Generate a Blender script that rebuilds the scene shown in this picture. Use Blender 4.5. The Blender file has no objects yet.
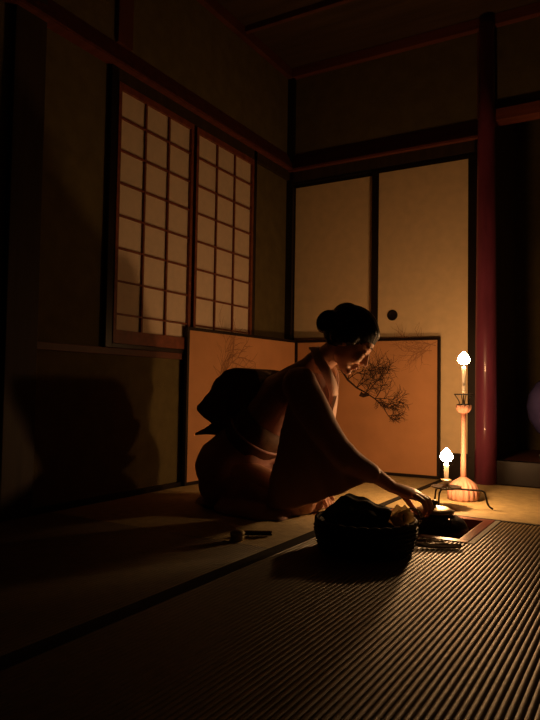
import bpy, bmesh, math, random
from mathutils import Vector, Matrix
random.seed(7)
PI = math.pi
C = bpy.context.collection
scn = bpy.context.scene

# ------------------------------------------------------------------ materials
def mat(name, col, rough=.7, var=.12, scale=8.0, bump=0.0, bscale=60.0, stretch=(1,1,1), metal=0.0, spec=.3, col2=None, coat=0.0, sheen=0.0):
    m = bpy.data.materials.new(name); m.use_nodes = True
    nt = m.node_tree; b = nt.nodes['Principled BSDF']
    tc = nt.nodes.new('ShaderNodeTexCoord'); mp = nt.nodes.new('ShaderNodeMapping')
    mp.inputs['Scale'].default_value = stretch
    nt.links.new(tc.outputs['Object'], mp.inputs['Vector'])
    n = nt.nodes.new('ShaderNodeTexNoise'); n.inputs['Scale'].default_value = scale; n.inputs['Detail'].default_value = 5
    nt.links.new(mp.outputs['Vector'], n.inputs['Vector'])
    r = nt.nodes.new('ShaderNodeValToRGB')
    c2 = col2 if col2 else tuple(c*(1-2*var) for c in col)
    r.color_ramp.elements[0].position = .3; r.color_ramp.elements[1].position = .7
    r.color_ramp.elements[0].color = (*c2, 1); r.color_ramp.elements[1].color = (*col, 1)
    nt.links.new(n.outputs['Fac'], r.inputs['Fac']); nt.links.new(r.outputs['Color'], b.inputs['Base Color'])
    b.inputs['Roughness'].default_value = rough; b.inputs['Metallic'].default_value = metal
    b.inputs['Specular IOR Level'].default_value = spec; b.inputs['Coat Weight'].default_value = coat
    b.inputs['Sheen Weight'].default_value = sheen
    if bump:
        n2 = nt.nodes.new('ShaderNodeTexNoise'); n2.inputs['Scale'].default_value = bscale; n2.inputs['Detail'].default_value = 4
        nt.links.new(mp.outputs['Vector'], n2.inputs['Vector'])
        bp = nt.nodes.new('ShaderNodeBump'); bp.inputs['Strength'].default_value = bump; bp.inputs['Distance'].default_value = .004
        nt.links.new(n2.outputs['Fac'], bp.inputs['Height']); nt.links.new(bp.outputs['Normal'], b.inputs['Normal'])
    return m

M = {}
M['plaster'] = mat('sand_plaster', (.15,.115,.046), .95, .12, 14, .4, 220)
M['wood'] = mat('dark_cedar', (.15,.05,.028), .5, .2, 5, .15, 40, (1,1,1))
M['rail'] = mat('dark_rail', (.20,.058,.034), .5, .2, 7, .15, 40, (.3,4,4))
M['dim_wood'] = mat('smoked_wood', (.055,.035,.020), .6, .2, 7, .15, 40, (4,4,.3))
M['wood_x'] = mat('cedar_rail', (.26,.075,.04), .45, .2, 7, .15, 40, (.3,4,4))
M['black_wood'] = mat('black_lacquer_wood', (.018,.012,.010), .35, .2, 6)
M['lacquer'] = mat('glossy_lacquer', (.016,.010,.009), .22, .1, 6, spec=.6, coat=.6)
M['flare_wood'] = mat('flare_tinted_polished_wood', (.27,.055,.11), .32, .25, 5, .1, 30, (3,3,.4), coat=.3)  # reddish pillar wood, with the flames' purple lens flare painted into its colour
M['shoji'] = mat('shoji_paper', (.78,.62,.46), .9, .04, 30, .1, 300)
M['fusuma'] = mat('fusuma_paper', (.82,.62,.37), .85, .05, 18, .15, 250)
M['gold'] = mat('gold_ochre_paper', (.66,.33,.15), .75, .08, 6, .1, 200)
M['ink'] = mat('ink', (.07,.035,.025), .9, .3, 40)
M['ink_faint'] = mat('faded_ink', (.40,.19,.09), .9, .1, 40)
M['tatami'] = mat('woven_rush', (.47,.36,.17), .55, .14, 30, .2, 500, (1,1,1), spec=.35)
M['tatami_dim'] = mat('dimmed_woven_rush', (.19,.138,.062), .42, .14, 30, .2, 500, (1,1,1), spec=.5)  # same rush, darkened to paint in the weaker candlelight on the foreground mats
M['tatami_edge'] = mat('tatami_border_cloth', (.018,.014,.010), .85, .2, 60)
M['grey_edge'] = mat('grey_edging', (.20,.19,.16), .6, .15, 60)
M['ceil'] = mat('ceiling_board', (.075,.045,.022), .7, .2, 4, .1, 40, (.4,5,1))
M['red_lacquer'] = mat('reddish_hearth_wood', (.24,.075,.045), .3, .15, 9, coat=.3)
M['ash'] = mat('ash', (.30,.28,.25), .95, .15, 25, .8, 60)
M['iron'] = mat('cast_iron', (.045,.036,.032), .40, .2, 40, .3, 150, metal=.6, spec=.5)
M['iron_lid'] = mat('bronze_lid', (.66,.55,.38), .42, .15, 30, .1, 90, metal=.9)
M['stand_wood'] = mat('reddish_turned_wood', (.72,.36,.26), .42, .2, 9, .1, 40, (1,1,.3))
M['wax'] = mat('white_wax', (.85,.78,.66), .5, .03, 20)
M['wick'] = mat('wick', (.05,.03,.02), .9, .1, 20)
M['skin'] = mat('skin', (.66,.36,.25), .5, .06, 20, .05, 200)
M['lip'] = mat('lip', (.42,.10,.08), .4, .06, 20)
M['hair'] = mat('black_hair', (.010,.008,.008), .45, .2, 30, .3, 120, (1,1,6), spec=.18)
M['kimono'] = mat('pale_mauve_silk', (.44,.24,.205), .62, .08, 5, .12, 220, sheen=.15)
M['kimono_light'] = mat('mauve_silk_band', (.74,.50,.42), .6, .06, 5, .1, 220, sheen=.15)
M['collar'] = mat('cream_collar', (.86,.70,.56), .7, .05, 20)
M['obi'] = mat('dark_brocade', (.085,.042,.030), .6, .3, 30, .2, 160, col2=(.16,.09,.05))
M['cord'] = mat('pink_cord', (.5,.3,.3), .5, .1, 60)
M['black_cloth'] = mat('black_cloth', (.010,.009,.009), .8, .2, 20, .2, 120)
M['basket'] = mat('dark_woven_bamboo', (.022,.015,.011), .6, .3, 40, .3, 100)
M['paper'] = mat('folded_paper', (.62,.52,.38), .8, .06, 30)
M['feather'] = mat('feather', (.42,.36,.28), .7, .3, 30, .1, 100, (1,8,1))
M['steel'] = mat('polished_steel', (.55,.50,.44), .25, .1, 30, metal=1)
M['bamboo'] = mat('pale_bamboo', (.60,.47,.22), .5, .12, 20)
M['indigo'] = mat('indigo_glaze', (.13,.11,.32), .25, .15, 6, coat=.4)

nt = M['paper'].node_tree; pb = nt.nodes['Principled BSDF']; tr = nt.nodes.new('ShaderNodeBsdfTranslucent'); mx = nt.nodes.new('ShaderNodeMixShader')
tr.inputs['Color'].default_value = (.9,.75,.5,1); mx.inputs[0].default_value = .5
nt.links.new(pb.outputs[0], mx.inputs[1]); nt.links.new(tr.outputs[0], mx.inputs[2]); nt.links.new(mx.outputs[0], nt.nodes['Material Output'].inputs[0])
def flame_mat(strength):
    m = bpy.data.materials.new('candle_flame'); m.use_nodes = True; nt = m.node_tree
    nt.nodes.clear(); o = nt.nodes.new('ShaderNodeOutputMaterial'); e = nt.nodes.new('ShaderNodeEmission')
    e.inputs['Color'].default_value = (1, .53, .215, 1); e.inputs['Strength'].default_value = strength
    nt.links.new(e.outputs[0], o.inputs[0]); return m

# ------------------------------------------------------------------ object helpers
def wloc(o):
    v = Vector((0,0,0))
    while o is not None:
        v += o.location; o = o.parent
    return v
def empty(name, loc, label=None, cat=None, group=None, kind=None):
    o = bpy.data.objects.new(name, None); C.objects.link(o); o.location = loc; o.empty_display_size = .05
    return tag(o, label, cat, group, kind)
def tag(o, label=None, cat=None, group=None, kind=None):
    if label: o['label'] = label
    if cat: o['category'] = cat
    if group: o['group'] = group
    if kind: o['kind'] = kind
    return o
def obj(name, bm, m, parent=None, smooth=False, loc=None):
    bmesh.ops.recalc_face_normals(bm, faces=bm.faces)
    me = bpy.data.meshes.new(name)
    if parent is not None: base = wloc(parent)
    elif loc is not None: base = Vector(loc)
    else:
        xs = [v.co for v in bm.verts]
        lo = [min(c[i] for c in xs) for i in range(3)]; hi = [max(c[i] for c in xs) for i in range(3)]
        base = Vector(((lo[0]+hi[0])/2, (lo[1]+hi[1])/2, lo[2]))
    bmesh.ops.translate(bm, verts=bm.verts, vec=-base)
    bm.to_mesh(me); bm.free()
    me.materials.append(M[m] if isinstance(m, str) else m)
    o = bpy.data.objects.new(name, me); C.objects.link(o)
    if parent is not None: o.parent = parent
    else: o.location = base
    if smooth:
        for p in me.polygons: p.use_smooth = True
    return o
def copy_tree(o, parent=None):
    c = o.copy(); C.objects.link(c)
    if parent is not None: c.parent = parent
    for ch in list(o.children): copy_tree(ch, c)
    return c

def NB(): return bmesh.new()
def box(bm, lo, hi, bev=0.0):
    t = bmesh.new(); bmesh.ops.create_cube(t, size=1)
    for v in t.verts:
        v.co = Vector([lo[i] + (v.co[i]+.5)*(hi[i]-lo[i]) for i in range(3)])
    if bev: bmesh.ops.bevel(t, geom=t.edges[:], offset=bev, segments=2, affect='EDGES', profile=.6)
    merge(bm, t)
def merge(bm, t, mtx=None):
    if mtx is not None: bmesh.ops.transform(t, matrix=mtx, verts=t.verts)
    mp = {v: bm.verts.new(v.co) for v in t.verts}
    for f in t.faces:
        try: bm.faces.new([mp[v] for v in f.verts])
        except ValueError: pass
    t.free()
def lathe(bm, prof, c=(0,0,0), n=32, flute=None):
    rings = []
    for k, (r, z) in enumerate(prof):
        ring = []
        for i in range(n):
            a = 2*PI*i/n; rr = r
            if flute: rr = r*(1+flute[k]*math.cos(a*flute[-1]))
            ring.append(bm.verts.new((c[0]+rr*math.cos(a), c[1]+rr*math.sin(a), c[2]+z)))
        rings.append(ring)
    for a, b in zip(rings, rings[1:]):
        for i in range(n): bm.faces.new((a[i], a[(i+1)%n], b[(i+1)%n], b[i]))
    bm.faces.new(rings[0][::-1]); bm.faces.new(rings[-1])
def tube(bm, pts, rad, n=10):
    pts = [Vector(p) for p in pts]
    if not isinstance(rad, (list, tuple)): rad = [rad]*len(pts)
    up = Vector((.13,.27,.95)); rings = []
    for i, p in enumerate(pts):
        d = (pts[min(i+1, len(pts)-1)] - pts[max(i-1, 0)]).normalized()
        if abs(d.dot(up)) > .95: up = Vector((1,.1,0))
        s = d.cross(up).normalized(); u = s.cross(d).normalized(); up = u
        rings.append([bm.verts.new(p + s*rad[i]*math.cos(2*PI*k/n) + u*rad[i]*math.sin(2*PI*k/n)) for k in range(n)])
    for a, b in zip(rings, rings[1:]):
        for k in range(n): bm.faces.new((a[k], a[(k+1)%n], b[(k+1)%n], b[k]))
    bm.faces.new(rings[0][::-1]); bm.faces.new(rings[-1])
def spline(pts, seg=6):
    pts = [Vector(p) for p in pts]; out = []
    for i in range(len(pts)-1):
        p0 = pts[max(i-1,0)]; p1 = pts[i]; p2 = pts[i+1]; p3 = pts[min(i+2,len(pts)-1)]
        for k in range(seg):
            t = k/seg
            out.append(.5*((2*p1)+(-p0+p2)*t+(2*p0-5*p1+4*p2-p3)*t*t+(-p0+3*p1-3*p2+p3)*t**3))
    out.append(pts[-1]); return out
def prism(bm, poly, ext, off=Vector((0,0,0))):
    """poly: world points, extruded along vector ext"""
    a = [bm.verts.new(Vector(p)+off) for p in poly]; b = [bm.verts.new(Vector(p)+off+Vector(ext)) for p in poly]
    bm.faces.new(a); bm.faces.new(b[::-1]); n = len(poly)
    for i in range(n): bm.faces.new((a[i], b[i], b[(i+1)%n], a[(i+1)%n]))
def remeshed(name, bm, m, voxel, smooth_it, parent=None, loc=None, post=None):
    bmesh.ops.recalc_face_normals(bm, faces=bm.faces)
    me = bpy.data.meshes.new('tmp'); bm.to_mesh(me); bm.free()
    t = bpy.data.objects.new('tmp', me); C.objects.link(t)
    r = t.modifiers.new('r', 'REMESH'); r.mode = 'VOXEL'; r.voxel_size = voxel
    s = t.modifiers.new('s', 'SMOOTH'); s.factor = .5; s.iterations = smooth_it
    dg = bpy.context.evaluated_depsgraph_get(); dg.update()
    nm = bpy.data.meshes.new_from_object(t.evaluated_get(dg))
    bpy.data.objects.remove(t)
    b2 = bmesh.new(); b2.from_mesh(nm)
    if post: post(b2)
    return obj(name, b2, m, parent, True, loc)

# ------------------------------------------------------------------ room
def struct(o): o['kind'] = 'structure'; return o
HX0, HX1, HY0, HY1 = 1.083, 1.487, -1.457, -1.035          # hearth opening
bm = NB()
FX0, FX1, FY0, FY1 = -.12, 3.7, -4.8, .9
for lo, hi in (((FX0,FY0),(HX0,FY1)), ((HX1,FY0),(FX1,FY1)), ((HX0,FY0),(HX1,HY0)), ((HX0,HY1),(HX1,FY1))):
    box(bm, (*lo,-.5), (*hi,-.04))
box(bm, (HX0,HY0,-.5), (HX1,HY1,-.32))
struct(obj('floor', bm, 'wood'))
bm = NB(); box(bm, (FX0,FY0,2.52), (FX1,FY1,2.6)); struct(obj('ceiling', bm, 'ceil'))
bm = NB(); box(bm, (-.12,FY0,-.04), (0,0.9,2.52)); struct(obj('wall_left', bm, 'plaster'))
bm = NB(); box(bm, (0,0,1.97), (1.24,.08,2.52)); box(bm, (0,.03,-.04), (1.24,.08,1.97))
box(bm, (1.24,0,1.99), (2.5,.08,2.52)); box(bm, (2.5,0,-.04), (3.58,.08,2.52)); struct(obj('wall_back', bm, 'plaster'))
bm = NB(); box(bm, (3.58,FY0,-.04), (3.7,.9,2.52)); struct(obj('wall_right', bm, 'plaster'))
bm = NB(); box(bm, (0,FY0,-.04), (3.58,FY0+.1,2.52)); struct(obj('wall_front', bm, 'plaster'))
# alcove
bm = NB(); box(bm, (1.24,.82,-.04), (2.6,.9,2.52)); box(bm, (1.16,.08,-.04), (1.24,.82,2.52)); box(bm, (2.5,.08,-.04), (2.6,.82,2.52))
struct(obj('wall_alcove', bm, 'plaster'))
bm = NB(); box(bm, (1.24,.0,-.04), (2.5,.82,.118)); struct(obj('floor_alcove', bm, 'wood'))
bm = NB(); box(bm, (1.27,-.06,.0), (2.5,.0,.125), .006); struct(obj('trim_1', bm, 'black_wood'))
# nageshi rails, head jambs, cornices
bm = NB(); prism(bm, [(0,-4.6,1.858),(.055,-4.6,1.858),(.055,-4.6,1.870),(.002,-4.6,1.975),(0,-4.6,1.975)], (0,4.6,0)); struct(obj('trim_2', bm, 'rail'))
bm = NB(); prism(bm, [(.02,0,1.852),(.02,-.055,1.852),(.02,-.055,1.864),(.02,-.002,1.97),(.02,0,1.97)], (1.205,0,0)); struct(obj('trim_3', bm, 'rail'))
bm = NB(); box(bm, (1.26,-.03,1.935), (2.5,.06,2.0), .003); struct(obj('trim_4', bm, 'wood_x'))
bm = NB(); box(bm, (0,-4.6,2.46), (.035,0,2.52), .003); struct(obj('trim_5', bm, 'wood'))
bm = NB(); box(bm, (.035,-.04,2.46), (3.58,0,2.52), .003); struct(obj('trim_6', bm, 'rail'))
for k, y in enumerate((-.58,-1.03,-1.48,-1.93,-2.38,-2.83,-3.28,-3.73)):
    bm = NB(); box(bm, (.035,y-.014,2.485), (3.58,y+.014,2.52), .003); struct(obj('trim_%d' % (20+k), bm, 'wood'))
bm = NB(); box(bm, (0,-.03,0), (.045,0,2.46), .002); struct(obj('trim_7', bm, 'black_wood'))             # corner post
bm = NB(); box(bm, (0,-2.085,0), (.028,-1.946,2.46), .003); struct(obj('trim_8', bm, 'dim_wood'))            # wall post
bm = NB(); box(bm, (0,-1.56,1.975), (.018,-1.47,2.46), .002); struct(obj('trim_9', bm, 'wood'))          # strut above rail
bm = NB(); box(bm, (0,-1.946,.615), (.014,-.03,.645), .002); struct(obj('trim_10', bm, 'wood'))          # rail below the window
bm = NB(); box(bm, (1.18,-.012,1.97), (1.24,.0,2.46), .002); struct(obj('trim_11', bm, 'wood'))
bm = NB(); box(bm, (.045,-.024,1.788), (1.18,0.03,1.852)); struct(obj('trim_12', bm, 'dim_wood'))
bm = NB(); box(bm, (.045,-.022,1.775), (1.18,0.03,1.788)); struct(obj('trim_18', bm, 'black_wood'))       # head jamb of the sliding doors
bm = NB(); box(bm, (.045,-.02,0), (1.18,0.03,.125)); struct(obj('trim_13', bm, 'black_wood'))            # board below the sliding doors
bm = NB(); box(bm, (1.172,-.03,0), (1.2,0.03,1.865)); struct(obj('trim_14', bm, 'black_wood'))
bm = NB(); box(bm, (0.0,-4.6,-.0), (.022,-.03,.02)); struct(obj('trim_15', bm, 'black_wood'))
# round alcove pillar
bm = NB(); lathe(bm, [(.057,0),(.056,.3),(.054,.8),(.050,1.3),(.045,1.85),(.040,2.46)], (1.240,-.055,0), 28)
struct(obj('trim_16', bm, 'flare_wood', smooth=True))
# sliding doors in the back wall
def fusuma(name, x0, x1, y, label_pull_x, fl=.02, fq=.02):
    z0, z1, fr = .125, 1.775, .020
    d = empty(name, ((x0+x1)/2, y, z0), kind='structure')
    bm = NB(); box(bm, (x0+fl,y-.006,z0+fr), (x1-fq,y+.006,z1-fr)); obj('paper', bm, 'fusuma', d)
    bm = NB()
    box(bm, (x0,y-.012,z0), (x0+fl,y+.012,z1), .002); box(bm, (x1-fq,y-.012,z0), (x1,y+.012,z1), .002)
    box(bm, (x0+fl,y-.011,z0), (x1-fq,y+.011,z0+fr)); box(bm, (x0+fl,y-.011,z1-fr), (x1-fq,y+.011,z1))
    obj('frame', bm, 'black_wood', d)
    if label_pull_x is None: return
    t = NB(); lathe(t, [(.031,0),(.031,.004),(.026,.005),(.022,.002),(.0,.0015)][:4], (0,0,0), 28)
    bm = NB(); merge(bm, t, Matrix.Translation((label_pull_x, y-.006, .912)) @ Matrix.Rotation(PI/2, 4, 'X'))
    obj('pull', bm, 'black_wood', d, True)
fusuma('door_1', .03, .612, .012, None)
fusuma('door_2', .578, 1.175, -.014, .709, .042, .038)
# paper screens of the window
def shoji(name, y0, y1, x):
    z0, z1 = .665, 1.80
    w = empty(name, (x, (y0+y1)/2, z0), kind='structure')
    bm = NB(); box(bm, (x-.004,y0+.012,z0+.04), (x-.001,y1-.012,z1-.02)); obj('paper', bm, 'shoji', w)
    bm = NB()
    box(bm, (x-.008,y0,z0), (x+.014,y0+.02,z1), .002); box(bm, (x-.008,y1-.02,z0), (x+.014,y1,z1), .002)
    box(bm, (x-.008,y0+.02,z0), (x+.013,y1-.02,z0+.058)); box(bm, (x-.008,y0+.02,z1-.03), (x+.013,y1-.02,z1))
    obj('frame', bm, 'wood_x', w)
    bm = NB(); ww = (y1-y0-.04)/3
    for k in (1,2): box(bm, (x,y0+.02+k*ww-.0045,z0+.058), (x+.010,y0+.02+k*ww+.0045,z1-.03))
    for k in range(7):
        z = 1.648 - k*(1.648-.792)/6
        box(bm, (x,y0+.02,z-.004), (x+.009,y1-.02,z+.004))
    obj('lattice', bm, 'wood_x', w)
shoji('window_1', -1.555, -1.024, .012)
shoji('window_2', -.997, -.452, .010)
bm = NB(); box(bm, (0,-1.595,.645), (.022,-1.555,1.87), .002); box(bm, (0,-.452,.645), (.022,-.418,1.87), .002)
box(bm, (0,-1.555,.645), (.022,-.452,.665), .002); box(bm, (0,-1.555,1.79), (.020,-.452,1.802)); box(bm, (0,-1.024,.665),(.008,-.997,1.8))
struct(obj('window_frame', bm, 'black_wood'))
bm = NB(); box(bm, (0,-1.555,1.802), (.022,-.03,1.87), .002); struct(obj('trim_17', bm, 'dim_wood'))

# ------------------------------------------------------------------ tatami mats
def tatami(x0, x1, y0, y1, axis, borders, label, hole=None, m='tatami'):
    root = empty('tatami_mat', ((x0+x1)/2, (y0+y1)/2, -.04), label, 'tatami mat')
    bm = NB(); pitch = .0128
    def rib(c, a, b):
        prof = [(-pitch/2,-.0036),(-pitch*.36,-.0013),(-pitch*.18,-.0003),(0,0),(pitch*.18,-.0003),(pitch*.36,-.0013),(pitch/2,-.0036)]
        A = []; B = []
        for q, z in prof:
            A.append(bm.verts.new((c+q,a,z) if axis=='y' else (a,c+q,z))); B.append(bm.verts.new((c+q,b,z) if axis=='y' else (b,c+q,z)))
        for i in range(6): bm.faces.new((A[i],A[i+1],B[i+1],B[i]))
    lo, hi, a, b = (x0,x1,y0,y1) if axis=='y' else (y0,y1,x0,x1)
    n = int((hi-lo)/pitch)
    off = (hi-lo-n*pitch)/2
    for k in range(n):
        c = lo+off+(k+.5)*pitch
        if hole and hole[0] < c < hole[1]: rib(c, a, hole[2]); rib(c, hole[3], b)
        else: rib(c, a, b)
    if hole:
        for bx in (((x0,y0),(hole[0],y1)), ((hole[1],y0),(x1,y1)), ((hole[0],y0),(hole[1],hole[2]))): box(bm, (*bx[0],-.04), (*bx[1],-.005))
    else: box(bm, (x0,y0,-.04), (x1,y1,-.005))
    obj('woven_cover', bm, m, root)
    bm = NB()
    for q in borders:
        bb = {'x0':((x0,y0),(x0+.013,y1)), 'x1':((x1-.031,y0),(x1,y1)), 'y0':((x0,y0),(x1,y0+.02)), 'y1':((x0,y1-.03),(x1,y1))}[q]
        box(bm, (*bb[0],-.006), (*bb[1],.0012))
    obj('border', bm, 'tatami_edge', root)
tatami(.022, 1.03, -1.86, -.03, 'y', ['x1'], 'rush mat under the kneeling woman, left of the long dark border')
tatami(.022, 1.03, -3.70, -1.862, 'y', ['x1'], 'rush mat in the dark lower left, nearest the camera', None, 'tatami_dim')
tatami(1.032, 2.80, -1.034, -.06, 'x', ['y0'], 'smooth bright rush mat under the candle stands, behind the hearth')
tatami(1.032, 1.96, -3.72, -1.036, 'y', ['x0','x1'], 'ribbed rush mat in the lower right with the square hearth cut into it', (HX0-.001, HX1+.02, HY0-.001, HY1), 'tatami_dim')
tatami(1.962, 2.90, -3.72, -1.036, 'y', ['x1'], 'ribbed rush mat along the right edge, right of the hearth mat', None, 'tatami_dim')
bm = NB(); box(bm, (HX1+.001,HY0,-.03), (HX1+.019,HY1,.0012)); 
tag(obj('edging_strip', bm, 'grey_edge'), 'narrow grey cloth strip along the right side of the hearth frame', 'edging')

# ------------------------------------------------------------------ hearth
root = empty('hearth_frame', ((HX0+HX1)/2, (HY0+HY1)/2, -.06), 'square reddish wooden frame around the sunken floor hearth', 'hearth frame')
fw = .036
for lo, hi in (((HX0,HY0),(HX1,HY0+fw)), ((HX0,HY1-fw),(HX1,HY1)), ((HX0,HY0+fw),(HX0+fw,HY1-fw)), ((HX1-fw,HY0+fw),(HX1,HY1-fw))):
    bm = NB(); box(bm, (*lo,-.06), (*hi,.003), .003); obj('rail', bm, 'red_lacquer', root)
bm = NB()
for lo, hi in (((HX0,HY0),(HX1,HY0+fw-.004)), ((HX0,HY1-fw+.004),(HX1,HY1)), ((HX0,HY0+fw),(HX0+fw-.004,HY1-fw)), ((HX1-fw+.004,HY0+fw),(HX1,HY1-fw))):
    box(bm, (*lo,-.32), (*hi,-.061))
obj('lining', bm, 'iron', root)
bm = NB(); bmesh.ops.create_grid(bm, x_segments=40, y_segments=40, size=.5)
ax0, ax1, ay0, ay1 = HX0+fw-.003, HX1-fw+.003, HY0+fw-.003, HY1-fw+.003
for v in bm.verts:
    x, y = v.co.x, v.co.y
    v.co = Vector((ax0+(x+.5)*(ax1-ax0), ay0+(y+.5)*(ay1-ay0), -.22+.06*(4*(x*x+y*y))**1.2*.5+.003*math.sin(x*40)*math.cos(y*33)))
r = bmesh.ops.extrude_face_region(bm, geom=bm.faces[:])
for v in r['geom']:
    if isinstance(v, bmesh.types.BMVert): v.co.z = -.32
tag(obj('ash_bed', bm, 'ash'), 'pale ash filling the bottom of the sunken hearth', 'ash', kind='stuff')
KX, KY = 1.316, -1.243
root = empty('trivet', (KX,KY,-.2), 'black iron three-legged trivet in the hearth carrying the kettle', 'trivet')
bm = NB(); pts = [(KX+.085*math.cos(2*PI*k/32), KY+.085*math.sin(2*PI*k/32), -.128) for k in range(33)]
tube(bm, pts, .006, 8); obj('ring', bm, 'iron', root, True)
for k in range(3):
    a = 2*PI*k/3+.4; c, s = math.cos(a), math.sin(a)
    bm = NB(); tube(bm, [(KX+.085*c,KY+.085*s,-.128),(KX+.10*c,KY+.10*s,-.17),(KX+.095*c,KY+.095*s,-.21)], .007, 8); obj('leg', bm, 'iron', root, True)
root = empty('tea_kettle', (KX,KY,-.122), 'squat cast iron tea kettle with a shiny lid sitting in the hearth', 'kettle')
bm = NB(); lathe(bm, [(.04,-.122),(.075,-.118),(.100,-.09),(.118,-.045),(.122,-.02),(.119,-.002),(.106,.020),(.082,.036),(.064,.041),(.060,.048),(.055,.048),(.052,.036)], (KX,KY,0), 48)
obj('body', bm, 'iron', root, True)
bm = NB(); lathe(bm, [(.056,.046),(.070,.048),(.071,.053),(.050,.063),(.02,.068),(.004,.069)], (KX,KY,0), 48); lid = obj('lid', bm, 'iron_lid', root, True)
bm = NB(); lathe(bm, [(.006,.065),(.007,.070),(.014,.076),(.015,.083),(.009,.089),(.002,.091)], (KX,KY,0), 24); obj('knob', bm, 'iron', lid, True)
for s in (-1,1):
    bm = NB(); cx = KX+s*.098*.72; cy = KY+s*.098*-.69
    tube(bm, spline([(cx-.012*s*.69,cy-.012*s*.72,.016),(cx+.004*s,cy-.003*s,.036),(cx+.012*s*.69,cy+.012*s*.72,.016)],5), .006, 8); obj('lug', bm, 'iron', root, True)

# ------------------------------------------------------------------ folding screen
A0, A1, A2 = Vector((.033,-1.065,.0015)), Vector((.105,-.075,.0015)), Vector((.997,-.048,.0015))
SH = .775
scr = empty('folding_screen', A1, 'low two-panel folding screen of gold-orange paper with black frame and painted branches', 'folding screen')
def screen_panel(P, Q, h=SH):
    d = (Q-P).normalized(); n = Vector((d.y,-d.x,0)); n = n if n.dot(Vector((1,-1,0))) > 0 else -n
    L = (Q-P).length
    def bx(s0, s1, z0, z1, t0, t1, bm):
        vs = [P+d*s+n*t+Vector((0,0,z)) for s in (s0,s1) for t in (t0,t1) for z in (z0,z1)]
        v = [bm.verts.new(c) for c in vs]
        for f in ((0,1,3,2),(4,6,7,5),(0,4,5,1),(2,3,7,6),(0,2,6,4),(1,5,7,3)): bm.faces.new([v[i] for i in f])
    bm = NB(); bx(.012, L-.012, .012, h-.012, -.006, .006, bm); pan = obj('panel', bm, 'gold', scr)
    bm = NB(); fr = .016
    bx(0,fr,0,h,-.009,.010,bm); bx(L-fr,L,0,h,-.009,.010,bm); bx(fr,L-fr,0,fr,-.009,.010,bm); bx(fr,L-fr,h-fr,h,-.009,.010,bm)
    obj('frame', bm, 'black_wood', pan)
    return pan, P, d, n
panL = screen_panel(A0, A1); panR = screen_panel(A1+Vector((.004,.0,0)), A2)
def stroke(bm, P, d, n, pts, w0, w1):
    """an ink stroke lying on the paper; pts are (along, height)"""
    k = len(pts); L = []; R = []
    for i, (s, z) in enumerate(pts):
        a = pts[max(i-1,0)]; b = pts[min(i+1,k-1)]; dx, dz = b[0]-a[0], b[1]-a[1]; m = math.hypot(dx, dz) or 1
        w = (w0+(w1-w0)*i/(k-1))/2; ox, oz = -dz/m*w, dx/m*w
        L.append(bm.verts.new(P+d*(s+ox)+n*.0066+Vector((0,0,z+oz)))); R.append(bm.verts.new(P+d*(s-ox)+n*.0066+Vector((0,0,z-oz))))
    for i in range(k-1): bm.faces.new((L[i],L[i+1],R[i+1],R[i]))
def twig(bm, fr, s, z, ang, ln, w, depth, rnd):
    pts = [(s,z)]; a = ang
    for k in range(5):
        a += rnd.uniform(-.28,.28); s += math.cos(a)*ln/5; z += math.sin(a)*ln/5; pts.append((s,z))
    stroke(bm, *fr, pts, w, w*.45)
    if depth:
        for k in range(1,6):
            for q in range(2 if depth > 1 else 1):
                twig(bm, fr, pts[k][0], pts[k][1], a+rnd.choice((-1,1))*rnd.uniform(.35,.95), ln*rnd.uniform(.4,.62), w*.62, depth-1, rnd)
frR = (panR[1], panR[2], panR[3]); x0R = panR[1].x
def on_r(p): return (p[0]-x0R, p[1])
bm = NB(); rnd = random.Random(5)
main = [on_r(p) for p in ((0.415,0.595), (0.455,0.536), (0.512,0.490), (0.569,0.462), (0.624,0.428), (0.673,0.384), (0.704,0.334))]
stroke(bm, *frR, main, .013, .004)
for i, a, l in ((1,1.15,.14),(1,.95,.17),(2,1.1,.16),(2,.8,.18),(3,1.0,.15),(3,.65,.17),(4,.8,.13),(4,.4,.13),(5,.5,.10),(5,.05,.09),(6,-.1,.07),(6,-.7,.05),(4,-.5,.06)):
    twig(bm, frR, *main[i], a, l, .0055, 2, rnd)
c = on_r((0.563,0.450))
stroke(bm, *frR, [(c[0]-.03,c[1]+.006),(c[0]-.01,c[1]-.004),(c[0]+.025,c[1]+.004)], .030, .020)
obj('painted_branch', bm, 'ink', panR[0])
bm = NB(); rnd = random.Random(11)
for p, a in (((0.972,0.728),2.9), ((0.950,0.700),3.3), ((0.977,0.750),3.5)): twig(bm, frR, *on_r(p), a, .16, .004, 2, rnd)
obj('faint_branch', bm, 'ink_faint', panR[0])
bm = NB(); rnd = random.Random(4); frL = (panL[1], panL[2], panL[3])
twig(bm, frL, .22, .42, 1.35, .30, .010, 2, rnd); twig(bm, frL, .26, .46, 1.2, .26, .006, 2, rnd)
obj('faint_branch', bm, 'ink_faint', panL[0])

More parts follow.
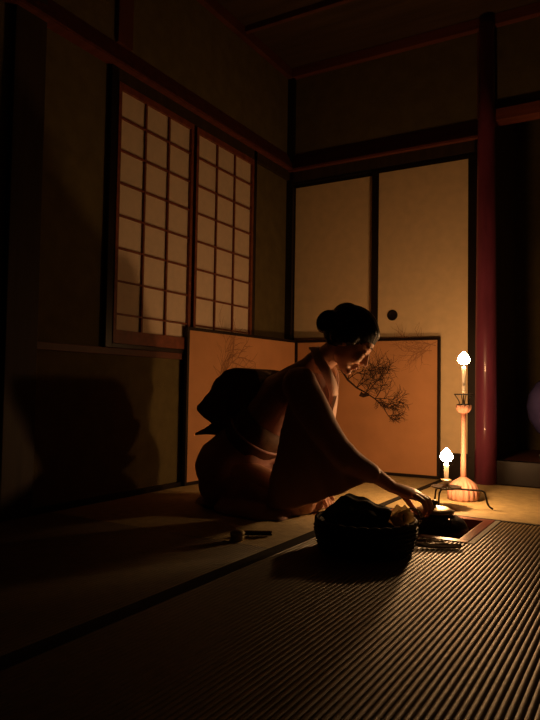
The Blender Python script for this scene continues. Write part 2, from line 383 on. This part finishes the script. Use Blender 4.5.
# ------------------------------------------------------------------ candles
def flame(name, c, w, h, strength, parent):
    bm = NB(); prof = [(.15,0),(.48,.04),(.74,.11),(.92,.21),(1,.33),(.97,.45),(.85,.57),(.66,.69),(.46,.79),(.28,.88),(.12,.96),(.02,1)]
    lathe(bm, [(r*w, z*h) for r, z in prof], c, 20)
    return obj(name, bm, flame_mat(strength), parent, True)
def candle(c, z0, z1, r, fw, fh, strength, label):
    root = empty('candle', (c[0],c[1],z0), label, 'candle')
    bm = NB(); h = z1-z0
    lathe(bm, [(r*.72,0),(r*.78,h*.1),(r*.80,h*.5),(r*.95,h*.9),(r,h-.002),(r*.9,h),(r*.5,h-.002)], (c[0],c[1],z0), 24); obj('wax', bm, 'wax', root, True)
    bm = NB(); tube(bm, [(c[0],c[1],z1-.004),(c[0]+.001,c[1],z1+.012)], .0018, 8); obj('wick', bm, 'wick', root, True)
    flame('flame', (c[0],c[1],z1+.010), fw, fh, strength, root)
# tall turned stand
SX, SY = 1.268, -.632
root = empty('candle_stand', (SX,SY,0), 'tall reddish turned wooden candle stand with a fluted dome foot beside the pillar', 'candle stand')
bm = NB(); n = 18
lathe(bm, [(.062,0),(.067,.006),(.067,.030),(.064,.050),(.055,.068),(.041,.082),(.026,.092),(.014,.100),(.010,.104)], (SX,SY,0), 108, [.0,.03,.05,.06,.06,.05,.03,0,0,18])
obj('base', bm, 'stand_wood', root, True)
bm = NB(); lathe(bm, [(.013,.100),(.0125,.16),(.0105,.25),(.0100,.33),(.0125,.385)], (SX,SY,0), 20); obj('pole', bm, 'stand_wood', root, True)
bm = NB(); lathe(bm, [(.012,.383),(.022,.388),(.031,.400),(.034,.414),(.032,.420),(.010,.418)], (SX,SY,0), 64, [0,.03,.06,.06,.04,0,8]); obj('cup', bm, 'stand_wood', root, True)
bm = NB()
tube(bm, [(SX+.040*math.cos(2*PI*k/28),SY+.040*math.sin(2*PI*k/28),.468) for k in range(29)], .0028, 8)
for k in range(4):
    a = PI/2*k+.5; tube(bm, spline([(SX+.020*math.cos(a),SY+.020*math.sin(a),.419),(SX+.021*math.cos(a),SY+.021*math.sin(a),.438),(SX+.040*math.cos(a),SY+.040*math.sin(a),.467)],5), .0022, 8)
lathe(bm, [(.030,.419),(.031,.424),(.004,.427),(.002,.470),(.0008,.482)], (SX,SY,0), 24)
obj('iron_holder', bm, 'iron', root, True)
candle((SX,SY), .475, .592, .0095, .027, .060, 150, 'tall lit candle on top of the reddish wooden stand')
# iron hand candlestick on three feet
TX, TY = 1.255, -.862
tw = empty('iron_candlestick', (TX,TY,0), 'black iron hand candlestick with round pan, bent legs and long arm beside the hearth', 'candlestick')
PZ = .078
bm = NB(); lathe(bm, [(.050,PZ),(.060,PZ+.004),(.062,PZ+.009),(.058,PZ+.009),(.048,PZ+.004),(.004,PZ+.003)], (TX,TY,0), 40); obj('pan', bm, 'iron', tw, True)
bm = NB(); lathe(bm, [(.012,PZ+.003),(.018,PZ+.008),(.010,PZ+.014),(.012,PZ+.026),(.022,PZ+.034),(.021,PZ+.037),(.002,PZ+.037)], (TX,TY,0), 24); obj('socket', bm, 'iron_lid', tw, True)
for q in ((1.240,-.928), (1.195,-.830)):
    bm = NB(); d = Vector((q[0]-TX,q[1]-TY,0))
    tube(bm, spline([(TX+d.x*.5,TY+d.y*.5,PZ), (TX+d.x*.82,TY+d.y*.82,PZ-.012), (TX+d.x*.92,TY+d.y*.92,.035), (q[0],q[1],.004)], 6), [.004]*19, 8); obj('leg', bm, 'iron', tw, True)
bm = NB(); tube(bm, spline([(TX+.02,TY+.005,PZ),(TX+.09,TY+.022,PZ-.001),(TX+.140,TY+.035,PZ-.004),(TX+.152,TY+.038,.050),(TX+.160,TY+.041,.020),(TX+.178,TY+.046,.004)], 6), .0042, 8)
obj('handle', bm, 'iron', tw, True)
candle((TX,TY), PZ+.0375, .178, .011, .026, .058, 350, 'short lit candle on the low black iron candlestick')

# ------------------------------------------------------------------ alcove jar
VX, VY = 1.588, .36
bm = NB(); box(bm, (VX-.13,VY-.13,.118), (VX+.13,VY+.13,.142), .006)
tag(obj('vase_stand', bm, 'lacquer'), 'low dark lacquer board under the round blue jar in the alcove', 'stand')
root = empty('round_jar', (VX,VY,.142), 'round dark indigo blue jar in the alcove, cut off by the right edge', 'jar')
bm = NB(); lathe(bm, [(.07,0),(.075,.03),(.06,.05),(.10,.075),(.16,.12),(.20,.19),(.212,.26),(.20,.33),(.165,.39),(.10,.435),(.055,.452),(.05,.47),(.062,.49),(.052,.49),(.04,.46)], (VX,VY,.142), 48)
obj('body', bm, 'indigo', root, True)

# ------------------------------------------------------------------ charcoal basket and its load
BX, BY = 1.245, -1.715
root = empty('round_basket', (BX,BY,0), 'round dark woven basket on the mat in front of the hearth', 'basket')
bm = NB(); n = 96; prof = [(.120,.001),(.135,.004),(.146,.03),(.151,.06),(.152,.085)]
rings = []
for r_, z in prof+[(.143,.085),(.138,.05),(.128,.012)]:
    rings.append([bm.verts.new((BX+r_*math.cos(2*PI*i/n), BY+r_*math.sin(2*PI*i/n), z)) for i in range(n)])
for a, b in zip(rings, rings[1:]):
    for i in range(n): bm.faces.new((a[i],a[(i+1)%n],b[(i+1)%n],b[i]))
bm.faces.new(rings[0][::-1]); bm.faces.new(rings[-1])
obj('body', bm, 'basket', root, True)
bm = NB()
for k in range(6):
    z = .010+.0125*k; rr = .139+.0125*min(1,k/4)
    tube(bm, [(BX+(rr+.0025*math.cos(i*PI+k*PI))*math.cos(2*PI*i/64), BY+(rr+.0025*math.cos(i*PI+k*PI))*math.sin(2*PI*i/64), z) for i in range(65)], .0042, 6)
obj('weave', bm, 'basket', root, True)
bm = NB()
for ph in (0, PI):
    tube(bm, [(BX+.149*math.cos(t), BY+.149*math.sin(t), .088+.004*math.sin(t*14+ph)) for t in [2*PI*k/140 for k in range(141)]], .006, 8)
obj('rim', bm, 'basket', root, True)
# black cloth pouch, a soft wedge with its peak up
bm = NB()
pk = [(-.125,-.055,.085),(-.135,.02,.085),(-.06,.085,.09),(-.055,.02,.150),(-.07,-.03,.148),(.02,-.02,.128),(.075,.035,.112),(.08,-.01,.105),(.02,-.10,.085),(-.06,-.115,.08),(-.05,-.05,.006),(.05,.0,.006),(-.08,.03,.006),(0,.06,.006)]
for p in pk: bm.verts.new((BX+p[0],BY+p[1],p[2]+.012))
bmesh.ops.convex_hull(bm, input=bm.verts)
def wrinkle(b):
    for v in b.verts:
        v.co += Vector((0,0,1))*(.003*math.sin(v.co.x*90+v.co.y*50)+.002*math.sin(v.co.y*130-v.co.x*40))
remeshed('cloth_pouch', bm, 'black_cloth', .006, 4, None, None, wrinkle)
tag(bpy.data.objects['cloth_pouch'], 'soft black cloth pouch heaped to a peak in the round basket', 'pouch')
# folded papers leaning at the rim
for k, (dx, dy, az, tilt, ln) in enumerate(((.100,.050,.40,.55,.060),(.112,.030,.25,.80,.066),(.118,.008,.10,1.05,.066))):
    t = NB(); box(t, (-.020,-.0012,0), (.020,.0012,ln), .0005)
    bm = NB(); merge(bm, t, Matrix.Translation((BX+dx-.035,BY+dy,.075+.006*k)) @ Matrix.Rotation(az,4,'Z') @ Matrix.Rotation(tilt,4,'Y'))
    tag(obj('folded_paper', bm, 'paper'), 'folded beige paper leaning on the basket rim, ' + ('farthest back of the three','in the middle of the three','nearest the camera of the three')[k], 'paper', 'folded papers in the basket')
for k, dz in enumerate((0,1)):
    bm = NB(); cx, cy = BX+.128+.010*k, BY+.040-.014*k
    pts = []
    for i in range(27):
        a = 2*PI*i/27.6; pts.append((cx+.030*math.cos(a)*.8, cy+.030*math.cos(a)*.5, .104+.026*math.sin(a)+.004*k))
    tube(bm, pts, .0024, 8)
    tag(obj('kettle_ring', bm, 'steel', None, True), ('open metal kettle ring hooked on the basket rim, farther back', 'open metal kettle ring hooked on the basket rim, nearer the camera')[k], 'ring', 'pair of kettle rings')
# feather brush and fire chopsticks lying on the mat
root = empty('feather_brush', (1.437,-1.568,0), 'flat feather brush lying on the mat between basket and hearth', 'brush')
ax = Vector((.86,.51,0)); ay = Vector((-.51,.86,0)); o0 = Vector((1.437,-1.568,.006))
bm = NB()
ws = [(-.075,.004),(-.05,.014),(0,.018),(.035,.016),(.052,.010),(.060,.003)]
up = [bm.verts.new(o0+ax*s+ay*w+Vector((0,0,.003))) for s, w in ws]; dn = [bm.verts.new(o0+ax*s-ay*w+Vector((0,0,.003))) for s, w in ws]; mid = [bm.verts.new(o0+ax*s+Vector((0,0,.009))) for s, w in ws]
upb = [bm.verts.new(o0+ax*s+ay*w+Vector((0,0,-.002))) for s, w in ws]; dnb = [bm.verts.new(o0+ax*s-ay*w+Vector((0,0,-.002))) for s, w in ws]
for i in range(5):
    bm.faces.new((up[i],up[i+1],mid[i+1],mid[i])); bm.faces.new((mid[i],mid[i+1],dn[i+1],dn[i]))
    bm.faces.new((up[i],upb[i],upb[i+1],up[i+1])); bm.faces.new((dn[i],dn[i+1],dnb[i+1],dnb[i])); bm.faces.new((upb[i],dnb[i],dnb[i+1],upb[i+1]))
bm.faces.new((up[0],mid[0],dn[0],dnb[0],upb[0])); bm.faces.new((up[5],upb[5],dnb[5],dn[5],mid[5]))
obj('vane', bm, 'feather', root)
bm = NB(); tube(bm, [o0+ax*-.10+Vector((0,0,.002)), o0+ax*.02+Vector((0,0,.010))], [.0045,.002], 8); obj('quill', bm, 'bamboo', root, True)
for k in range(2):
    bm = NB(); p = Vector((1.325,-1.522,.0055)) + Vector((.006,-.018,0))*k; d = Vector((.93,.36+.05*k,0)).normalized()
    tube(bm, [p-d*.03, p+d*.085, p+d*.10], [.0032,.0034,.0050], 10)
    tag(obj('fire_chopstick', bm, 'steel', None, True), ('metal fire chopstick on the mat beside the feather brush, farther one', 'metal fire chopstick on the mat right of the basket, nearer the camera')[k], 'chopstick', 'pair of fire chopsticks')
# bright little metal spoon end beside the frame
root = empty('incense_box', (.862,-1.838,0), 'tiny pale yellow box on the dark mat in front of the woman', 'box')
bm = NB(); lathe(bm, [(.018,0),(.022,.003),(.022,.016),(.020,.018)], (.862,-1.838,.0), 28); obj('body', bm, 'bamboo', root, True)
bm = NB(); lathe(bm, [(.0228,.0165),(.0232,.026),(.019,.032),(.006,.034)], (.862,-1.838,.0), 28); obj('lid', bm, 'bamboo', root, True)
root = empty('closed_fan', (.890,-1.735,0), 'small closed black lacquer fan lying beside the tiny yellow box', 'fan')
p = Vector((.845,-1.765,.008)); d = Vector((.86,.51,0)); s = Vector((-.51,.86,0))
bm = NB()
for k in range(7):
    t = NB(); box(t, (0,-.005-.0012*k,-.0035+k*.001), (.085,.005+.0012*k,-.0030+k*.001))
    merge(bm, t, Matrix.Translation(p) @ Matrix.Rotation(.535,4,'Z') @ Matrix.Rotation((k-3)*.012,4,'Z'))
obj('ribs', bm, 'lacquer', root)
bm = NB()
for z in (-.0055,.0042):
    t = NB(); box(t, (-.004,-.010,z), (.088,.010,z+.0022), .0008); merge(bm, t, Matrix.Translation(p) @ Matrix.Rotation(.535,4,'Z'))
obj('guard', bm, 'lacquer', root)
bm = NB(); lathe(bm, [(.003,-.0075),(.004,-.006),(.004,.0066),(.003,.008)], tuple(p+d*.080), 12); obj('rivet', bm, 'steel', root, True)

# ------------------------------------------------------------------ the kneeling woman
R_ = Vector((1,0,0)); T_ = Vector((0,-1,0)); Z_ = Vector((0,0,1))
def etube(bm, pts, rads, n=24, lat=T_, cap=4):
    """closed tapering limb with elliptical section: rads = (in-plane, lateral)"""
    pts = [Vector(p) for p in pts]
    rads = [(a*(1.10-.20*(p.x-.46)), b) for p, (a, b) in zip(pts, rads)] if n >= 24 else rads
    N = len(pts); secs = []
    def frame(i):
        d = (pts[min(i+1,N-1)]-pts[max(i-1,0)]).normalized()
        l = (lat - d*lat.dot(d)).normalized(); u = l.cross(d).normalized(); return d, l, u
    d, l, u = frame(0)
    for k in range(cap, 0, -1):
        a = PI/2*k/(cap+.3); secs.append((pts[0]-d*min(rads[0])*math.sin(a), l, u, rads[0][0]*math.cos(a), rads[0][1]*math.cos(a)))
    for i in range(N):
        d, l, u = frame(i); secs.append((pts[i], l, u, *rads[i]))
    d, l, u = frame(N-1)
    for k in range(1, cap+1):
        a = PI/2*k/(cap+.3); secs.append((pts[-1]+d*min(rads[-1])*math.sin(a), l, u, rads[-1][0]*math.cos(a), rads[-1][1]*math.cos(a)))
    rings = [[bm.verts.new(c + u*rp*math.cos(2*PI*k/n) + l*rt*math.sin(2*PI*k/n)) for k in range(n)] for c, l, u, rp, rt in secs]
    for a, b in zip(rings, rings[1:]):
        for k in range(n): bm.faces.new((a[k],a[(k+1)%n],b[(k+1)%n],b[k]))
    bm.faces.new(rings[0][::-1]); bm.faces.new(rings[-1])
def ell(bm, c, ax, rad, n=24):
    t = bmesh.new(); bmesh.ops.create_uvsphere(t, u_segments=n, v_segments=n//2, radius=1)
    m = Matrix([[ax[j][i]*rad[j] for j in range(3)]+[Vector(c)[i]] for i in range(3)]+[[0,0,0,1]])
    merge(bm, t, m)
# head frame: face forward / crown / her right
HO = Vector((0.993,-1.270,0.674))
RH = Vector((.8829,.4695,0)); TH = Vector((.4695,-.8829,0))
hm = (RH*.76 - Z_*.65).normalized(); hl = TH
hm = (hm + TH*.06).normalized(); hl = (TH - hm*TH.dot(hm)).normalized(); hn = hm.cross(hl); hn = hn if hn.z > 0 else -hn
def H(m, n, l=0): return HO + hm*m + hn*n + hl*l
HA = (hm, hn, hl)
body = NB()
ell(body, H(-.008,.028), HA, (.092,.088,.072), 32)
ell(body, H(.030,-.020), HA, (.058,.082,.060), 32)
ell(body, H(.040,.020), HA, (.050,.050,.058), 28)
etube(body, [H(.02,-.060), H(.055,-.092), H(.066,-.098)], [(.040,.046),(.024,.028),(.016,.018)], lat=hl)
for s in (-1,1):
    ell(body, H(.060,-.035,s*.034), HA, (.026,.030,.024))
    ell(body, H(.074,.018,s*.026), HA, (.012,.009,.024))
    ell(body, H(.072,-.003,s*.030), HA, (.0125,.0105,.016))
    etube(body, [H(-.004,.004,s*.070), H(-.012,-.012,s*.077), H(-.002,-.036,s*.070)], [(.012,.006),(.016,.007),(.008,.006)], 14, lat=hl)
    ell(body, H(.095,-.040,s*.011), HA, (.009,.007,.008), 14)
etube(body, [H(.080,.008), H(.095,-.014), H(.107,-.035)], [(.009,.009),(.009,.009),(.009,.010)], 16, lat=hl)
ell(body, H(.087,-.060), HA, (.010,.007,.022), 18); ell(body, H(.083,-.073), HA, (.010,.007,.019), 18)
ell(body, H(.074,-.098), HA, (.014,.014,.018), 18)
etube(body, [(0.803,-1.270,0.542), (0.856,-1.270,0.582), (0.912,-1.270,0.621), (0.942,-1.270,0.648)], [(.055,.075),(.048,.052),(.046,.048),(.045,.048)])
# trunk
etube(body, [(0.485,-1.270,0.143), (0.534,-1.270,0.213), (0.601,-1.270,0.300), (0.686,-1.270,0.394), (0.750,-1.270,0.465), (0.799,-1.270,0.518)],
      [(.105,.150),(.095,.135),(.088,.118),(.095,.130),(.095,.150),(.060,.150)], 32)
# legs folded under
for s in (-1,1):
    etube(body, [((0.526,-1.360,0.131) if s > 0 else (0.406,-1.180,0.102)), ((0.700,-1.365,0.091) if s > 0 else (0.588,-1.175,0.057)), ((0.853,-1.360,0.066) if s > 0 else (0.759,-1.180,0.032))], [(.075,.075),(.065,.068),(.048,.055)])
    etube(body, [((0.853,-1.360,0.047) if s > 0 else (0.760,-1.180,0.012)), ((0.646,-1.350,0.013) if s > 0 else (0.549,-1.190,-0.022)), ((0.456,-1.340,-0.013) if s > 0 else (0.359,-1.200,-0.045))], [(.040,.05),(.042,.05),(.028,.03)])
    etube(body, [((0.456,-1.340,-0.013) if s > 0 else (0.359,-1.200,-0.045)), ((0.366,-1.330,-0.020) if s > 0 else (0.279,-1.210,-0.047))], [(.025,.035),(.018,.03)])
# right arm reaching to the kettle
etube(body, [(0.855,-1.410,0.493), (0.934,-1.420,0.380), (1.015,-1.410,0.263), (1.055,-1.400,0.228), (1.124,-1.360,0.183), (1.185,-1.320,0.134)],
      [(.050,.050),(.042,.043),(.037,.038),(.036,.037),(.032,.034),(.022,.027)])
# hand: palm and five fingers
etube(body, [(1.181,-1.320,0.135), (1.219,-1.310,0.123), (1.257,-1.302,0.113), (1.275,-1.300,0.106)], [(.021,.026),(.022,.036),(.020,.043),(.016,.042)])
FING = [
 [(1.278,-1.344,0.114), (1.310,-1.344,0.096), (1.315,-1.336,0.068), (1.295,-1.328,0.044)],
 [(1.278,-1.322,0.114), (1.314,-1.320,0.098), (1.323,-1.314,0.067), (1.307,-1.308,0.038)],
 [(1.271,-1.300,0.112), (1.310,-1.296,0.100), (1.323,-1.292,0.069), (1.312,-1.290,0.043)],
 [(1.260,-1.278,0.107), (1.299,-1.272,0.095), (1.314,-1.272,0.072), (1.305,-1.274,0.050)]]
for i, f in enumerate(FING):
    r = (.0098,.0104,.0102,.0090)[i]
    etube(body, f, [(r*1.08,r*1.08),(r*1.05,r*1.05),(r*.95,r*.95),(r*.82,r*.82)], 14)
etube(body, [(1.203,-1.284,0.113), (1.228,-1.280,0.086), (1.252,-1.286,0.061), (1.273,-1.294,0.046)], [(.013,.013),(.011,.011),(.0100,.0100),(.0085,.0085)], 14)
# left arm resting on the lap
etube(body, [(0.717,-1.130,0.502), (0.688,-1.100,0.382), (0.686,-1.110,0.262), (0.707,-1.130,0.214), (0.781,-1.180,0.149), (0.847,-1.220,0.094)],
      [(.050,.050),(.042,.043),(.037,.038),(.036,.037),(.030,.032),(.021,.026)])
etube(body, [(0.847,-1.220,0.094), (0.870,-1.230,0.070), (0.893,-1.240,0.050)], [(.017,.023),(.015,.033),(.012,.036)])
for i, (t, e) in enumerate(((-6.4,.8),(-4.3,1.0),(-2.2,.95),(-.2,.8))):
    b0 = Vector((0.888,-1.240,0.053)) + T_*((t+3.3)/100)
    d1 = (R_*.5 - Z_*.86); etube(body, [b0, b0+d1*.030*e, b0+(d1*.9-Z_*.2)*.052*e, b0+(d1*.55-Z_*.5)*.068*e], [(.0088,.0088)]*2+[(.008,.008),(.007,.007)], 14)
etube(body, [(0.873,-1.255,0.089), (0.910,-1.276,0.080), (0.934,-1.282,0.060)], [(.012,.012),(.010,.010),(.008,.008)], 14)
LOC = ((0.525,-1.270,-0.050)[0], (0.525,-1.270,-0.050)[1], 0)
def clampz(b, lo=.0035):
    for v in b.verts:
        if v.co.z < lo: v.co.z = lo
person = remeshed('person', body, 'skin', .0034, 3, None, LOC, lambda b: clampz(b, .008))
tag(person, 'woman in a pale mauve kimono kneeling and reaching over the hearth kettle, hair pinned up', 'person')
# lips and lashes
bm = NB(); ell(bm, H(.0905,-.0605), HA, (.0085,.0045,.018), 18); ell(bm, H(.0860,-.0715), HA, (.0088,.0052,.016), 18); obj('lips', bm, 'lip', person, True)
for s in (-1,1):
    bm = NB(); tube(bm, [H(.0770,-.008,s*.044), H(.0842,-.0105,s*.034), H(.0850,-.0105,s*.026), H(.0800,-.008,s*.017)], [.0008,.0016,.0015,.0008], 8); obj('eyelash', bm, 'hair', person, True)
    bm = NB(); tube(bm, [H(.0790,.020,s*.048), H(.0865,.0265,s*.036), H(.0885,.025,s*.024), H(.0870,.021,s*.015)], [.001,.0020,.0020,.0012], 8); obj('eyebrow', bm, 'hair', person, True)
# hair
bm = NB()
ell(bm, H(-.016,.042), HA, (.100,.090,.082), 32)
ell(bm, H(.020,.064), HA, (.062,.050,.070), 28)
ell(bm, H(-.050,.0), HA, (.066,.066,.073), 28)
ell(bm, H(-.070,.055), HA, (.056,.060,.066), 28)
etube(bm, [H(-.010,.055,.060), H(-.018,.005,.070), H(-.045,-.035,.058)], [(.044,.020),(.050,.023),(.032,.020)], lat=hl)
etube(bm, [H(-.010,.055,-.060), H(-.02,.01,-.070), H(-.05,-.035,-.058)], [(.04,.018),(.045,.018),(.03,.018)], lat=hl)
def comb(b):
    for v in b.verts:
        q = v.co - H(-.09,-.0)
        a = math.atan2(q.dot(hl), q.dot(hn)+.02)
        v.co += (v.co-H(-.02,.03)).normalized()*.0008*math.sin(a*42)
hair = remeshed('hair', bm, 'hair', .0034, 5, person, None, comb)
bm = NB()
ell(bm, H(-.116,-.006), HA, (.033,.044,.044), 28); ell(bm, H(-.106,.026), HA, (.030,.028,.038), 24)
for k in range(5):
    pts = [H(-.116+.031*math.cos(t)*(.9), -.006+.038*math.sin(t), -.036+.018*k) for t in [2*PI*q/20 for q in range(21)]]
    tube(bm, pts, .0075, 8)
remeshed('hair_bun', bm, 'hair', .0034, 2, hair)
# kimono
def clampz(b, lo=.0035):
    for v in b.verts:
        if v.co.z < lo: v.co.z = lo
def folds(b):
    for v in b.verts:
        c = v.co; s = (c-Vector((0.496,-1.270,0.135)))
        u, w, t = s.dot(R_), s.z, s.dot(T_)
        if w < .14 and t > -.05:
            k = min(1,(.14-w)/.12)
            v.co += T_*(.0055*k*math.sin(u*46+w*22)+.003*k*math.sin(u*83-w*37))
        v.co += Vector((0,0,1))*.002*math.sin(u*60-t*30)
    clampz(b)
bm = NB()
etube(bm, [(0.465,-1.270,0.150), (0.529,-1.270,0.222), (0.601,-1.270,0.300), (0.681,-1.270,0.394), (0.745,-1.270,0.461), (0.786,-1.270,0.510), (0.812,-1.270,0.546), (0.843,-1.270,0.590)],
      [(.136,.185),(.122,.165),(.110,.145),(.112,.150),(.106,.170),(.080,.165),(.058,.115),(.040,.062)], 36)
ell(bm, (0.858,-1.270,0.471), (R_, T_, Z_), (.050,.085,.080), 28)
ell(bm, (0.805,-1.270,0.430), (R_, T_, Z_), (.075,.115,.085), 28)
ell(bm, (0.475,-1.270,0.151), (R_, T_, Z_), (.150,.195,.150), 36)
etube(bm, [(0.466,-1.270,0.091), (0.620,-1.270,0.071), (0.738,-1.270,0.050), (0.820,-1.270,0.031)], [(.115,.190),(.100,.185),(.075,.180),(.050,.165)], 36)
etube(bm, [(0.479,-1.270,-0.025), (0.785,-1.270,-0.000)], [(.040,.200),(.035,.185)], 36)
etube(bm, [(0.559,-1.420,0.006), (0.663,-1.450,0.003), (0.758,-1.460,-0.000), (0.816,-1.440,-0.004)], [(.045,.09),(.045,.09),(.036,.085),(.014,.07)], 36)
etube(bm, [(0.365,-1.270,-0.004), (0.479,-1.270,-0.025)], [(.035,.130),(.040,.20)], 36)
kim = remeshed('kimono', bm, 'kimono', .0055, 8, person, None, folds)
def sfold(b):
    for v in b.verts:
        c = v.co; s = (c-Vector((0.790,-1.270,0.502))); u = s.dot(R_); w = s.z; t = s.dot(T_)
        v.co += T_*(.004*math.sin(u*60+w*25)) + Z_*.0025*math.sin(u*75)
    clampz(b)
# right sleeve: arm tube and hanging pouch
bm = NB()
etube(bm, [(0.841,-1.400,0.501), (0.898,-1.425,0.434), (0.955,-1.430,0.348), (1.016,-1.420,0.263), (1.055,-1.410,0.228), (1.101,-1.380,0.199), (1.125,-1.364,0.180)],
      [(.070,.062),(.066,.062),(.058,.055),(.050,.050),(.048,.048),(.040,.044),(.036,.040)])
pouch = [(0.834,-1.410,0.485), (0.895,-1.410,0.404), (0.991,-1.410,0.279), (1.063,-1.400,0.215), (1.133,-1.365,0.177), (1.101,-1.380,0.149), (1.064,-1.400,0.125), (0.970,-1.420,0.083), (0.877,-1.430,0.045), (0.798,-1.440,0.027), (0.740,-1.445,0.037), (0.752,-1.440,0.143), (0.784,-1.430,0.287), (0.806,-1.420,0.409)]
prism(bm, [Vector(p)-T_*.018 for p in pouch], T_*.040)
remeshed('sleeve', bm, 'kimono', .0055, 7, kim, None, sfold)
bm = NB()
etube(bm, [(0.712,-1.140,0.511), (0.693,-1.100,0.382), (0.690,-1.110,0.262), (0.716,-1.130,0.202), (0.786,-1.180,0.141), (0.819,-1.200,0.113)],
      [(.066,.060),(.062,.060),(.054,.052),(.052,.050),(.044,.046),(.038,.042)])
pouch = [(0.641,-1.120,0.346), (0.739,-1.120,0.266), (0.832,-1.200,0.123), (0.846,-1.190,0.090), (0.864,-1.170,0.045), (0.873,-1.150,0.003), (0.823,-1.150,-0.023), (0.681,-1.120,-0.026), (0.609,-1.110,0.128)]
prism(bm, [Vector(p)-T_*.018 for p in pouch], T_*.036)
remeshed('sleeve', bm, 'kimono', .0055, 6, kim, None, sfold)
# collars: flat bands lying round the neck and crossing on the chest
def band(pts_c, width, th, outer):
    bm = NB(); P = spline(pts_c, 8); n = len(P); rows = []
    ctr = Vector((0.848,-1.270,0.550))
    for i, p in enumerate(P):
        d = (P[min(i+1,n-1)]-P[max(i-1,0)]).normalized()
        nrm = (p-ctr); nrm = (nrm - d*nrm.dot(d)).normalized(); w = d.cross(nrm).normalized()
        nrm = (nrm).normalized()
        q = [p+w*width*.5*a+nrm*(th*b) for a, b in ((-1,-.5),(-1,.5),(1,.5),(1,-.5))]
        rows.append([bm.verts.new(c) for c in q])
    for a, b in zip(rows, rows[1:]):
        for k in range(4): bm.faces.new((a[k],a[(k+1)%4],b[(k+1)%4],b[k]))
    bm.faces.new(rows[0]); bm.faces.new(rows[-1][::-1]); return bm
NECK = [(0.890,-1.215,0.359), (0.919,-1.260,0.425), (0.939,-1.304,0.484), (0.931,-1.334,0.537), (0.898,-1.338,0.590), (0.868,-1.312,0.631), (0.837,-1.270,0.647), (0.835,-1.228,0.634), (0.858,-1.202,0.600), (0.901,-1.206,0.544), (0.920,-1.236,0.488), (0.928,-1.280,0.425), (0.929,-1.325,0.365)]
obj('collar', band(NECK, .040, .007, True), 'kimono_light', kim, True)
ctr = Vector((0.852,-1.270,0.550))
inner = [Vector(p) + (ctr-Vector(p)).normalized()*.008 + R_*.002 + Z_*.004 for p in NECK]
o = obj('under_collar', band(inner, .036, .005, True), 'collar', kim, True); o['label'] = 'cream under collar'
# obi: waist sash, cord, bow
def ringband(c, ax, lat, rp, rt, hw, th, n=56):
    bm = NB(); ax = Vector(ax).normalized(); lat = (lat-ax*lat.dot(ax)).normalized(); u = lat.cross(ax); rows = []
    for k in range(n):
        a = 2*PI*k/n; e = u*math.cos(a)*rp+lat*math.sin(a)*rt; o_ = (u*math.cos(a)+lat*math.sin(a))*th
        c = Vector(c); rows.append([bm.verts.new(q) for q in (c+e-ax*hw, c+e+o_-ax*hw, c+e+o_*1.4, c+e+o_+ax*hw, c+e+ax*hw)])
    for i in range(n):
        a, b = rows[i], rows[(i+1)%n]
        for k in range(5): bm.faces.new((a[k],a[(k+1)%5],b[(k+1)%5],b[k]))
    return bm
axo = Vector((0.681,-1.270,0.394))-Vector((0.544,-1.270,0.239))
obi = obj('obi', ringband((0.606,-1.270,0.309), axo, T_, .112, .150, .070, .010), 'obi', kim, True); obi['label'] = 'dark patterned sash'
c1 = Vector((0.597,-1.270,0.300)); axn = axo.normalized(); lt = T_; uu = lt.cross(axn)
bm = NB(); tube(bm, [c1+uu*math.cos(a)*.128+lt*math.sin(a)*.166 for a in [2*PI*k/60 for k in range(61)]], .0048, 10)
obj('obi_cord', bm, 'cord', obi, True)
bm = NB()
prof = [(0.645,-1.270,0.554), (0.596,-1.270,0.562), (0.537,-1.270,0.564), (0.492,-1.270,0.551), (0.452,-1.270,0.519), (0.417,-1.270,0.467), (0.386,-1.270,0.428), (0.352,-1.270,0.405), (0.355,-1.270,0.384), (0.388,-1.270,0.355), (0.430,-1.270,0.335), (0.492,-1.270,0.316), (0.562,-1.270,0.332), (0.629,-1.270,0.392), (0.675,-1.270,0.476)]
prism(bm, [Vector(p)-T_*.125 for p in prof], T_*.25)
def bowf(b):
    for v in b.verts:
        s = v.co-Vector((0.464,-1.270,0.430)); t = s.dot(T_); u = s.dot(R_)
        v.co += -R_*.012*(1-min(1,(t/.15)**2)) + T_*.004*math.sin(u*70+s.z*40)
remeshed('obi_bow', bm, 'obi', .0055, 9, obi, None, bowf)
bm = NB()
fl = [(0.481,-1.270,0.345), (0.420,-1.270,0.339), (0.378,-1.270,0.311), (0.328,-1.270,0.289), (0.328,-1.270,0.278), (0.384,-1.270,0.285), (0.431,-1.270,0.284), (0.493,-1.270,0.245), (0.523,-1.270,0.297)]
prism(bm, [Vector(p)-T_*.10 for p in fl], T_*.20)
remeshed('obi_tail', bm, 'obi', .005, 3, obi)

# ------------------------------------------------------------------ camera, world, view
cam = bpy.data.cameras.new('camera'); co = bpy.data.objects.new('camera', cam); C.objects.link(co)
r = Vector((.86008073,.50991149,.01585587)); u = Vector((.00779906,-.04421884,.99899143)); f = Vector((-.51009833,.85908962,.0420086))
m = Matrix([[r[i],u[i],-f[i]] for i in range(3)]).to_4x4(); m.translation = Vector((1.99984,-3.56953,.48675)); co.matrix_world = m
cam.sensor_fit = 'HORIZONTAL'; cam.sensor_width = 36; cam.lens = 36*646.127/540; cam.clip_start = .02
scn.camera = co
w = bpy.data.worlds.new('World'); scn.world = w; w.use_nodes = True
w.node_tree.nodes['Background'].inputs[0].default_value = (.004,.003,.003,1); w.node_tree.nodes['Background'].inputs[1].default_value = 1
scn.view_settings.view_transform = 'Standard'; scn.view_settings.look = 'None'; scn.view_settings.gamma = 1
scn.view_settings.exposure = 0.15
